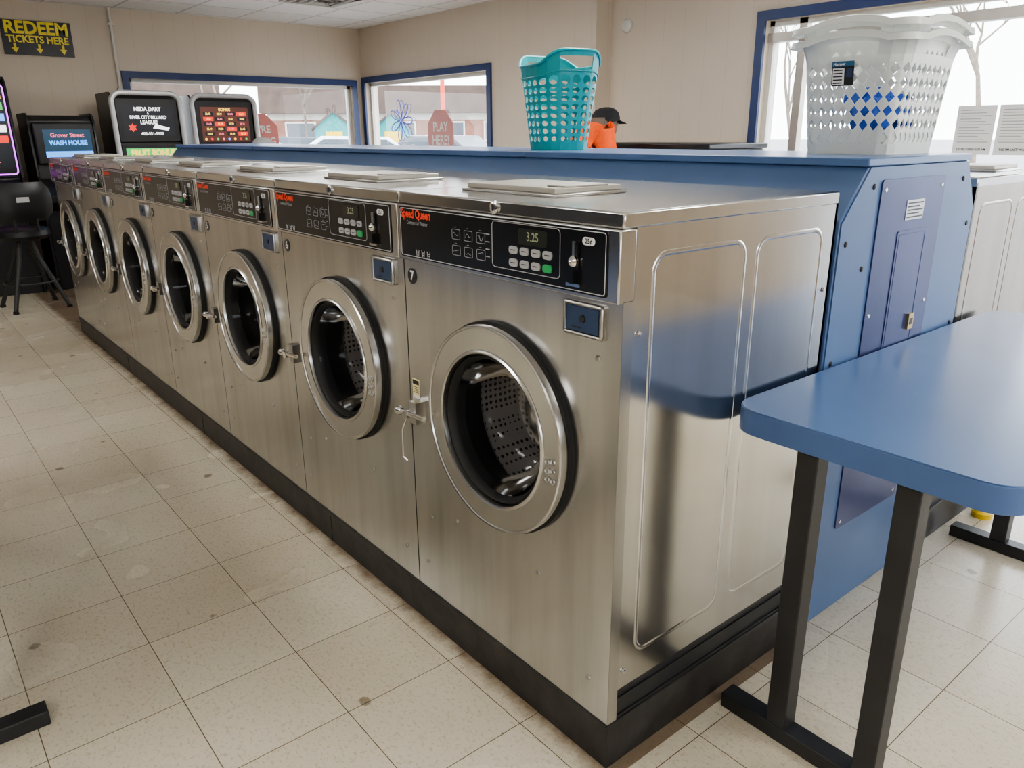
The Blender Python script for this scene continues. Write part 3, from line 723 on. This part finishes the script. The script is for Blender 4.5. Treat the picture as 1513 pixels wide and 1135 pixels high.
def scrD(e,h,H):
    b=B(); b.box(-.045,.0,-h+.03,h-.03,1.02,H-.03,BLACK); fr=b.obj("screen_bezel",e,bevel=.01)
    b=B(); x=.002; b.box(0,x,-h+.05,h-.05,1.10,H-.06,E_DARK)
    b.tube([(x,y,z) for y,z in rrect(-h+.035,h-.035,1.05,H-.045,.03,4)],.006,E_PURPLE,6,True)
    rnd=random.Random(5); cols=[E_YEL,E_RED,E_GREEN,E_PINK,E_BLUE,E_PURPLE,E_WHITE]
    for k in range(16):
        y=-h+.08+rnd.random()*(2*h-.2); z=1.18+rnd.random()*(H-1.36); b.lathe([(.012+.02*rnd.random(),0),(.0001,.003)],(x,y,z),(1,0,0),cols[k%7],5+k%3)
    for k in range(5):
        b.box(x,x+.001,.10,h-.06,H-.16-.09*k,H-.10-.09*k,cols[(k*2)%7]); b.text("%d00"%(k+1),.04,(x+.002,.15,H-.13-.09*k),EAST,E_DARK,.001,"CENTER")
    b.text("PLAY",.05,(x+.002,.13,1.20),EAST,E_WHITE,.001,"CENTER"); b.text("START",.06,(x+.002,.10,1.13),EAST,E_PINK,.001,"CENTER")
    b.obj("screen",fr,label="dark game screen with purple lit border")
machine((-7.2,1.20,0),"black gaming machine with silver trim and league announcement screen",.62,1.73,.55,SILVERP,scrA)
machine((-7.2,1.93,0),"black gaming machine with silver trim and slot game screen",.64,1.72,.55,SILVERP,scrB)
machine((-7.2,.46,0),"black gaming kiosk with blue laundromat name screen",.54,1.54,.5,BLACK,scrC)
machine((-7.2,-.25,0),"tall black arcade machine with purple lit screen border",.68,1.83,.6,BLACK,scrD)

# stools
def stool(loc,rz,label,seat=.60):
    e=empty("bar_stool",loc,label,"stool",(0,0,rz)); k=seat
    b=B(); b.lathe([(.05,-.04),(.18,-.03),(.205,0),(.20,.04),(.17,.06),(.0001,.065)],(0,0,k),(0,0,1),VINYL,32); b.obj("seat",e,label="round padded black vinyl seat")
    b=B(); n=12; vs=[];fs=[]
    def pad(off):
        out=[]
        for j in range(7):
            z=k+.12+.30*j/6
            for i in range(n+1):
                t=-1+2*i/n; ww=.22*(1-.25*(abs(j-3)/3)**3); y=t*ww
                edge=(1-abs(t)**4)*(1-(abs(j-3)/3)**4)
                out.append((.20-.5*y*y+off*.028*edge,y,z))
        return out
    A_=pad(1); C_=pad(-1); vs=A_+C_; m=n+1; o_=len(A_)
    for j in range(6):
        for i in range(n):
            q_=j*m+i; fs.append((q_,q_+1,q_+m+1,q_+m)); fs.append((o_+q_,o_+q_+m,o_+q_+m+1,o_+q_+1))
    b.add(vs,fs,VINYL); b.box(.227,.229,-.045,.045,k+.27,k+.31,SILVERP)
    b.obj("backrest",e,label="curved black vinyl backrest with small silver badge")
    b=B()
    for s_ in (-1,1): b.tube([(.10,s_*.08,k),(.19,s_*.08,k+.04),(.20,s_*.08,k+.16)],.01,DARKMET,8)
    b.obj("backrest_support",e)
    for q_ in range(4):
        t=pi/4+q_*pi/2; c_,s_=math.cos(t),math.sin(t)
        b=B(); b.tube([(.06*c_,.06*s_,k-.03),(.10*c_,.10*s_,k-.18),(.28*c_,.28*s_,.02)],[.020,.019,.017],DARKMET,8); b.lathe([(.022,0),(.022,.02)],(.28*c_,.28*s_,0),(0,0,1),RUBBER,12,True,True); b.obj("leg",e)
    b=B(); b.tube([(.195*math.cos(2*pi*i/32),.195*math.sin(2*pi*i/32),.22) for i in range(32)],.009,DARKMET,8,True); b.obj("footrest_ring",e)
    return e
stool((-6.50,-.10,0),.1,"black vinyl bar stool with backrest in front of arcade machine")
stool((-6.52,2.02,0),0,"black vinyl bar stool under a seated person in grey cap",.50)

# storage behind
e=empty("storage_cabinet",(-3.02,3.72,0),"low black cabinet against the beige wall","cabinet")
b=B(); b.box(-.62,.62,-.30,.34,.08,1.25,BLACK); b.box(-.58,.58,-.26,.3,0,.08,BLACK); b.obj("body",e,bevel=.005)
b=B(); b.box(-.65,.65,-.33,.36,1.25,1.285,BLACK); b.obj("top",e,bevel=.008)
for x in (-.61,.005):
    b=B(); b.box(x,x+.605,-.318,-.30,.1,1.23,BLACK); dd=b.obj("door",e,bevel=.004)
    hx=x+(.54 if x<0 else .06)
    b=B(); b.tube([(hx,-.318,.75),(hx,-.345,.76),(hx,-.345,.88),(hx,-.318,.89)],.006,CHROME,8); b.obj("handle",dd)
for k,(x,t1) in enumerate(((-1.16,"STORE OPEN 6:00 AM"),(-.93,"9:00 PM LAST WASH"))):
    b=B(); b.box(x,x+.215,0,.002,0,.28,WHITEP)
    for r_ in range(12): b.box(x+.02,x+.195-.03*((r_*7)%3),-.0005,0,.07+.0165*r_,.0745+.0165*r_,GREYP)
    b.text(t1,.020,(x+.107,-.001,.03),FRONT,BLACK,.0004,"CENTER",.85); b.obj("paper_notice",loc=(0,4.19,1.22),label="white printed notice taped to the door glass",category="notice",group="notices on the glass")
def decal(loc,rot,words,label,s_=.27,ts=.13):
    b=B(); pts=[(s_*math.cos(pi/8+k*pi/4),s_*math.sin(pi/8+k*pi/4)) for k in range(8)]
    if rot=="N":
        b.prism(pts,1,0,.002,REDDECAL); b.text(words[0],ts,(0,-.002,.07),FRONT,TRIMWHITE,.003,"CENTER",.9); b.text(words[1],ts,(0,-.002,-.07),FRONT,TRIMWHITE,.003,"CENTER",.9)
    else:
        b.prism(pts,0,-.002,0,REDDECAL); b.text(words[0],ts,(.002,0,.06),EAST,TRIMWHITE,.003,"CENTER",.9); b.text(words[1],ts,(.002,0,-.07),EAST,TRIMWHITE,.003,"CENTER",.9)
    b.obj("window_decal",loc=loc,label=label,category="decal")
decal((-6.42,4.0,1.36),"N",("PLAY","HERE!"),"red octagonal window decal with white lettering",.27,.14)
decal((-8.04,2.60,1.36),"W",("WE'RE","MOVING"),"red octagonal window decal partly behind gaming machine",.25,.11)
b=B()
for k in range(7):
    a0=2*pi*k/7; pts=[]
    for t in range(17):
        u=-1+2*t/16; rr_=.27*(1-u*u*.92); an=a0+u*.42; pts.append((rr_*math.cos(an)*.9,0,rr_*math.sin(an)*.85+.06))
    b.tube(pts,.0075,BLUEDECAL,6)
for k in range(4):
    pts=[(-.26+.03*t,0,-.22-.03*k+.018*math.sin(t*.9+k*1.7)) for t in range(18)]; b.tube(pts,.005,BLUEDECAL if k%2 else TRIMWHITE,6)
b.obj("window_decal",loc=(-7.22,4.0,1.45),label="blue flower shaped outline painted on the window",category="decal")

# ---------------------------------------------------------------- people
def skinned(name,parent,joints,edges,mat,root=0,sub=2,label=None):
    me=bpy.data.meshes.new(name); names=list(joints); me.from_pydata([joints[k][0] for k in names],[(names.index(a),names.index(b_)) for a,b_ in edges],[])
    me.materials.append(mat)
    ob=bpy.data.objects.new(name,me); COL.objects.link(ob); ob.parent=parent
    md=ob.modifiers.new("skin","SKIN"); md.use_smooth_shade=True
    for i,k in enumerate(names):
        sv=me.skin_vertices[0].data[i]; r=joints[k][1]; sv.radius=r if isinstance(r,tuple) else (r,r); sv.use_root=(i==root)
    ob.modifiers.new("sub","SUBSURF").levels=sub; ob.modifiers["sub"].render_levels=sub
    if label: ob["label"]=label
    return ob
def person(loc,rz,label,seated,shirt,cap,s=1.0):
    e=empty("person",loc,label,"person",(0,0,rz)); e.scale=(s,s,s)
    zp=.56 if seated else .92
    hx_,hz_=(0,0) if seated else (.16,-.14)   # head carried forward and down
    sx_=0 if seated else .06
    J={"pelvis":((0,0,zp),(.13,.15)),"waist":((0,0,zp+.14),(.11,.14)),"chest":((0.01+sx_*.6,0,zp+.34),(.115,.16)),"neckbase":((sx_,0,zp+.50),(.06,.08)),"neck":((.015+hx_*.7,0,zp+.56+hz_*.7),.052),
       "jaw":((.035+hx_,0,zp+.625+hz_),(.07,.065)),"head":((.03+hx_,0,zp+.70+hz_),(.095,.078)),"crown":((.02+hx_,0,zp+.765+hz_),(.075,.065)),"nose":((.125+hx_,0,zp+.665+hz_),.014)}
    E=[("pelvis","waist"),("waist","chest"),("chest","neckbase"),("neckbase","neck"),("neck","jaw"),("jaw","head"),("head","crown"),("head","nose")]
    for sd,n_ in ((1,"l"),(-1,"r")):
        J["ear"+n_]=((.02+hx_,sd*.092,zp+.675+hz_),.014); E.append(("head","ear"+n_))
        J["sh"+n_]=((sx_,sd*.18,zp+.46),.058); E.append(("neckbase","sh"+n_))
        if seated: el=(.12,sd*.23,zp+.22); wr=(.30,sd*.15,zp+.20)
        else: el=(.10,sd*.24,zp+.20); wr=(.30,sd*.18,zp+.14)
        J["el"+n_]=(el,.042); J["wr"+n_]=(wr,.027); E+= [("sh"+n_,"el"+n_),("el"+n_,"wr"+n_)]
        dv=(Vector(wr)-Vector(el)).normalized(); pl=Vector(wr)+dv*.07
        J["pa"+n_]=(tuple(pl),(.030,.018)); E.append(("wr"+n_,"pa"+n_))
        for f_ in range(4):
            o_=Vector((0,(f_-1.5)*.02,0)); L_=(.062,.072,.068,.052)[f_]
            a=pl+dv*.03+o_; c_=a+dv*L_*.55+Vector((0,0,-.008)); d_=c_+dv*L_*.4+Vector((0,0,-.022))
            for q_,(pp,rr_) in enumerate(((a,.009),(c_,.0085),(d_,.007))): J["f%s%d%d"%(n_,f_,q_)]=(tuple(pp),rr_)
            E+=[("pa"+n_,"f%s%d0"%(n_,f_)),("f%s%d0"%(n_,f_),"f%s%d1"%(n_,f_)),("f%s%d1"%(n_,f_),"f%s%d2"%(n_,f_))]
        a=Vector(wr)+dv*.035+Vector((0,-sd*.03,0)); c_=a+dv*.035+Vector((0,-sd*.018,-.004))
        J["t"+n_]=(tuple(a),.011); J["u"+n_]=(tuple(c_),.009); E+=[("wr"+n_,"t"+n_),("t"+n_,"u"+n_)]
        J["hip"+n_]=((0,sd*.09,zp-.04),.085)
        if seated: kn=(.36,sd*.13,zp-.02); an=(.32,sd*.13,.24); to=(.44,sd*.14,.22)
        else: kn=(.02,sd*.10,.49); an=(0,sd*.10,.08); to=(.14,sd*.11,.035)
        J["kn"+n_]=(kn,.058); J["an"+n_]=(an,.038); J["to"+n_]=(to,(.04,.03))
        E+=[("pelvis","hip"+n_),("hip"+n_,"kn"+n_),("kn"+n_,"an"+n_),("an"+n_,"to"+n_)]
    skinned("body",e,J,E,SKIN)
    g=lambda k,r: (J[k][0],r)
    JS={"waist":((0,0,zp+.02),(.145,.17)),"mid":((0,0,zp+.16),(.13,.165)),"chest":g("chest",(.14,.19)),"nb":((sx_,0,zp+.50),(.085,.115))}
    ES=[("waist","mid"),("mid","chest"),("chest","nb")]
    for n_ in "lr":
        JS["sh"+n_]=g("sh"+n_,.082); me_=(Vector(J["sh"+n_][0])*.25+Vector(J["el"+n_][0])*.75); JS["el"+n_]=(tuple(me_),.062); ES+=[("nb","sh"+n_),("sh"+n_,"el"+n_)]
    skinned("shirt",e,JS,ES,shirt)
    JT={"pelvis":g("pelvis",(.14,.165))}; ET=[]
    for n_ in "lr":
        JT["hip"+n_]=g("hip"+n_,.10); JT["kn"+n_]=g("kn"+n_,.072); JT["an"+n_]=((J["an"+n_][0][0],J["an"+n_][0][1],J["an"+n_][0][2]+.03),.055)
        ET+=[("pelvis","hip"+n_),("hip"+n_,"kn"+n_),("kn"+n_,"an"+n_)]
    skinned("trousers",e,JT,ET,JEANS)
    for n_ in "lr":
        a=J["an"+n_][0]; t=J["to"+n_][0]
        skinned("shoe",e,{"h":((a[0]-.02,a[1],a[2]-.03),(.05,.042)),"m":((a[0]+.07,a[1],a[2]-.035),(.05,.038)),"t":((t[0]+.03,t[1],t[2]-.0),(.04,.03))},[("h","m"),("m","t")],BLACK)
    zc=zp+.715
    off=(hx_,0,hz_)
    b=B(); b.lathe([(.106,-.01),(.106,.02),(.098,.050),(.073,.076),(.04,.09),(.0001,.094)],(.022,0,zc),(-.1,0,1),cap,32)
    vs=[];fs=[]
    for k in range(13):
        t=-1.1+2.2*k/12; vs+= [(.022+.102*math.cos(t),.102*math.sin(t),zc+.004),(.022+.155*math.cos(t*.55),.105*math.sin(t*.9),zc-.020)]
    for k in range(12): fs.append((2*k,2*k+1,2*k+3,2*k+2))
    b.add(vs,fs,cap); ob=b.obj("cap",e,label="baseball cap",loc=off); ob.modifiers.new("s","SOLIDIFY").thickness=.004
    b=B()
    for sd in (1,-1): b.lathe([(.0001,-.010),(.010,0),(.0001,.006)],(.112,sd*.034,zp+.692),(1,sd*.2,0),WHITEP,12); b.lathe([(.005,0),(.0001,.001)],(.1185,sd*.0345,zp+.692),(1,sd*.2,0),BLACK,10)
    b.obj("eyes",e,loc=off)
    b=B(); b.tube([(.095,y*.01,zp+.63-.002*abs(y)) for y in range(-2,3)],.005,REDP,6); b.obj("mouth",e,loc=off)
    b=B(); b.lathe([(.094,-.045),(.1,.0),(.098,.03)],(.006,0,zc-.01),(0,0,1),BARK,24); b.obj("hair",e,loc=off)
    return e
person((-3.16,3.0,0),1.35,"person standing in bright orange shirt and black cap",False,ORANGE,CAPB,.965)
person((-6.52,2.02,0),pi,"seated person in grey cap facing a gaming machine",True,GREYC,CAPG,.98)

# ---------------------------------------------------------------- outside
b=B(); b.box(-140,80,-80,140,-.30,-.12,ASPH); b.obj("ground_1",kind="structure")
def place(ang,dist):
    return (.93-dist*math.cos(math.radians(ang)),-1.03+dist*math.sin(math.radians(ang)))
GLASSDK=pm("dark_shop_glass",(.10,.12,.14),.1,0,.1)
def building(loc,rz,wd,h,label):
    e=empty("building",loc,label,"building",(0,0,rz)); w2=wd/2
    b=B(); b.box(-w2,w2,0,10,-.12,h*.55,BRICKM); b.box(-w2,w2,-.05,0,h*.5,h*.62,CONC); b.obj("facade",e)
    b=B(); b.prism([(-.8,h*.6),(-.5,h),(10,h),(10,h*.6)],0,-w2-.4,w2+.4,ROOFM); b.obj("roof",e,label="dark brown shingled mansard roof")
    x=-w2+1.2
    while x<w2-2.5:
        b=B(); b.box(x,x+2.2,-.06,0,.8,h*.48,TRIMWHITE); b.box(x+.12,x+2.08,-.08,-.05,.92,h*.48-.12,GLASSDK); b.obj("shop_window",e); x+=3.6
    return e
x,y=place(34,60); building((x,y,0),math.radians(57+0),24,4.7,"long brick shop building with dark brown roof across the street")
x,y=place(12,62); building((x,y,0),math.radians(76),16,5.6,"brick building with brown roof across the street")
def shed(loc,rz,label,col):
    e=empty("shed",loc,label,"shed",(0,0,rz)); b=B(); b.prism([(-.9,-.12),(.9,-.12),(.9,1.7),(0,2.4),(-.9,1.7)],1,0,1.6,col); b.obj("body",e)
    b=B(); b.prism([(-1.05,1.65),(0,2.5),(1.05,1.65),(1.05,1.55),(0,2.38),(-1.05,1.55)],1,-.15,1.75,ROOFM); b.obj("roof",e)
    b=B(); b.box(-.4,.4,-.03,0,-.1,1.5,YELP); b.obj("door",e)
TEALP=pm("teal_paint",(.04,.28,.27),.6,0,.08)
x,y=place(27.0,40); shed((x,y,0),1.1,"teal garden shed with yellow door",TEALP)
x,y=place(31,42); shed((x,y,0),1.0,"teal garden shed with dark roof",TEALP)
def car(loc,rz,mat,label):
    e=empty("car",loc,label,"car",(0,0,rz))
    b=B(); b.prism([(-2.2,.25),(2.2,.25),(2.25,.6),(2.1,.82),(1.2,.93),(.55,1.42),(-1.0,1.45),(-1.75,.98),(-2.2,.9)],1,-.85,.85,mat); b.obj("body",e,bevel=.08,seg=3)
    b=B(); b.prism([(1.05,.95),(.5,1.36),(-.95,1.38),(-1.55,.98)],1,-.86,.86,GLASSDK); b.obj("windows",e)
    for x_ in (-1.35,1.4):
        for y_ in (-.87,.67):
            b=B(); b.lathe([(.14,0),(.32,0),(.34,.05),(.34,.15),(.32,.2),(.14,.2)],(x_,y_,.21),(0,1,0),RUBBER,24); b.lathe([(.0001,.02),(.2,.02),(.2,.18),(.0001,.18)],(x_,y_,.21),(0,1,0),ALU,16); b.obj("wheel",e)
for ang,dist,mat,rz,lb_ in ((21,17,CARW,1.2,"white sedan parked outside the window"),(24,22,CARR,1.3,"dark sedan parked in the lot"),(29,20,CARW,1.1,"white car in the parking lot"),(35,24,CARR,.4,"dark car on the street")):
    x,y=place(ang,dist); car((x,y,-.12),rz,mat,lb_)
def traffic(ang,dist):
    x,y=place(ang,dist); e=empty("traffic_light",(x,y,0),"traffic light hanging from a steel mast arm","traffic light",(0,0,math.radians(57)))
    b=B(); b.tube([(4.5,0,-.12),(4.5,0,5.55)],.10,DARKMET,12); b.tube([(4.5,0,5.45),(0,0,5.5),(-1,0,5.5)],.06,DARKMET,10); b.obj("pole",e)
    for x_ in (0,2.1):
        b=B(); b.box(x_-.24,x_+.24,-.15,.15,4.45,5.5,BLACK)
        for k,m in enumerate((GREENB,YELP,REDP)): b.lathe([(.13,0),(.0001,.03)],(x_,-.16,4.65+.33*k),(0,-1,0),m,14)
        b.obj("signal_head",e)
    b=B(); b.box(2.8,4.2,-.12,-.10,4.75,5.2,GREENB); b.text("Grover",.32,(3.5,-.13,4.97),FRONT,WHITEP,.004,"CENTER"); b.obj("street_sign",e,label="green street name sign")
traffic(33.0,40)
x,y=place(34.6,38); b=B(); b.tube([(0,0,-.12),(0,0,4.6)],.10,REDP,12); b.lathe([(.10,0),(.16,.05),(.16,.12),(.0001,.3)],(0,0,4.6),(0,0,1),REDP,14); b.obj("sign_post",loc=(x,y,0),label="tall red post across the street",category="post")
def tree(loc,h,seed,label,th=.022):
    rnd=random.Random(seed); b=B()
    def grow(p_,d_,L_,r,dep):
        pts=[p_]; q_=p_.copy(); dd=d_.copy()
        for k in range(3):
            dd=(dd+Vector((rnd.uniform(-.2,.2),rnd.uniform(-.2,.2),rnd.uniform(-.05,.15)))).normalized(); q_=q_+dd*L_/3; pts.append(q_.copy())
        b.tube(pts,[r,r*.85,r*.75,r*.62],BARK,5)
        if dep==0: return
        for k in range(3 if dep>1 else 4):
            nd=(dd+Vector((rnd.uniform(-.9,.9),rnd.uniform(-.9,.9),rnd.uniform(-.2,.7)))).normalized()
            grow(pts[rnd.choice((2,3,3))],nd,L_*.68,r*.58,dep-1)
    grow(Vector((0,0,-.12)),Vector((0,0,1)),h*.36,h*th,5)
    b.obj("bare_tree",loc=loc,label=label,category="tree")
x,y=place(69.5,27); tree((x,y,0),8.5,3,"bare leafless tree outside the glass door",.012)
x,y=place(58.5,34); tree((x,y,0),9,12,"bare leafless tree beyond the parking lot",.010)
x,y=place(19,45); tree((x,y,0),9,5,"bare leafless tree across the street",.012)
x,y=place(25,48); tree((x,y,0),8,8,"bare leafless tree beside the street",.012)
x,y=place(41,52); tree((x,y,0),9,21,"bare leafless tree behind the traffic light",.012)
b=B(); b.lathe([(.035,0),(.035,.02),(.02,.03),(.02,.07),(.0001,.075)],(.06,1.93,0),(0,0,1),YELP,20); b.obj("yellow_cap",label="small yellow plastic cap on the floor",category="cap")

# ---------------------------------------------------------------- world + camera
w=bpy.data.worlds.new("world"); sc.world=w; w.use_nodes=True; nt=w.node_tree; bg=nt.nodes["Background"]
tc=N(nt,"ShaderNodeTexCoord"); s=N(nt,"ShaderNodeSeparateXYZ"); nt.links.new(tc.outputs["Generated"],s.inputs[0])
c=ramp(nt,s.outputs[2],[(.0,(.97,.98,1.0)),(.5,(.85,.90,1.0))]); nt.links.new(c,bg.inputs[0]); bg.inputs[1].default_value=7.0
C=Vector((.93,-1.026,1.36)); f=1133.0
a=math.radians(39.3); p=math.radians(18.1); r=math.radians(-0.4)
F=Vector((-math.cos(a),math.sin(a),0)); R0=Vector((F.y,-F.x,0))
fw=F*math.cos(p)+Vector((0,0,-math.sin(p))); dn0=-F*math.sin(p)+Vector((0,0,-math.cos(p)))
R=R0*math.cos(r)+(-dn0)*math.sin(r); dn=dn0*math.cos(r)+R0*math.sin(r)
cd=bpy.data.cameras.new("camera"); cam=bpy.data.objects.new("camera",cd); COL.objects.link(cam)
cd.sensor_width=36; cd.lens=f/1513*36; cd.clip_start=.05; cd.clip_end=400
M=Matrix((R,-dn,-fw)).transposed().to_4x4(); M.translation=C; cam.matrix_world=M
sc.camera=cam
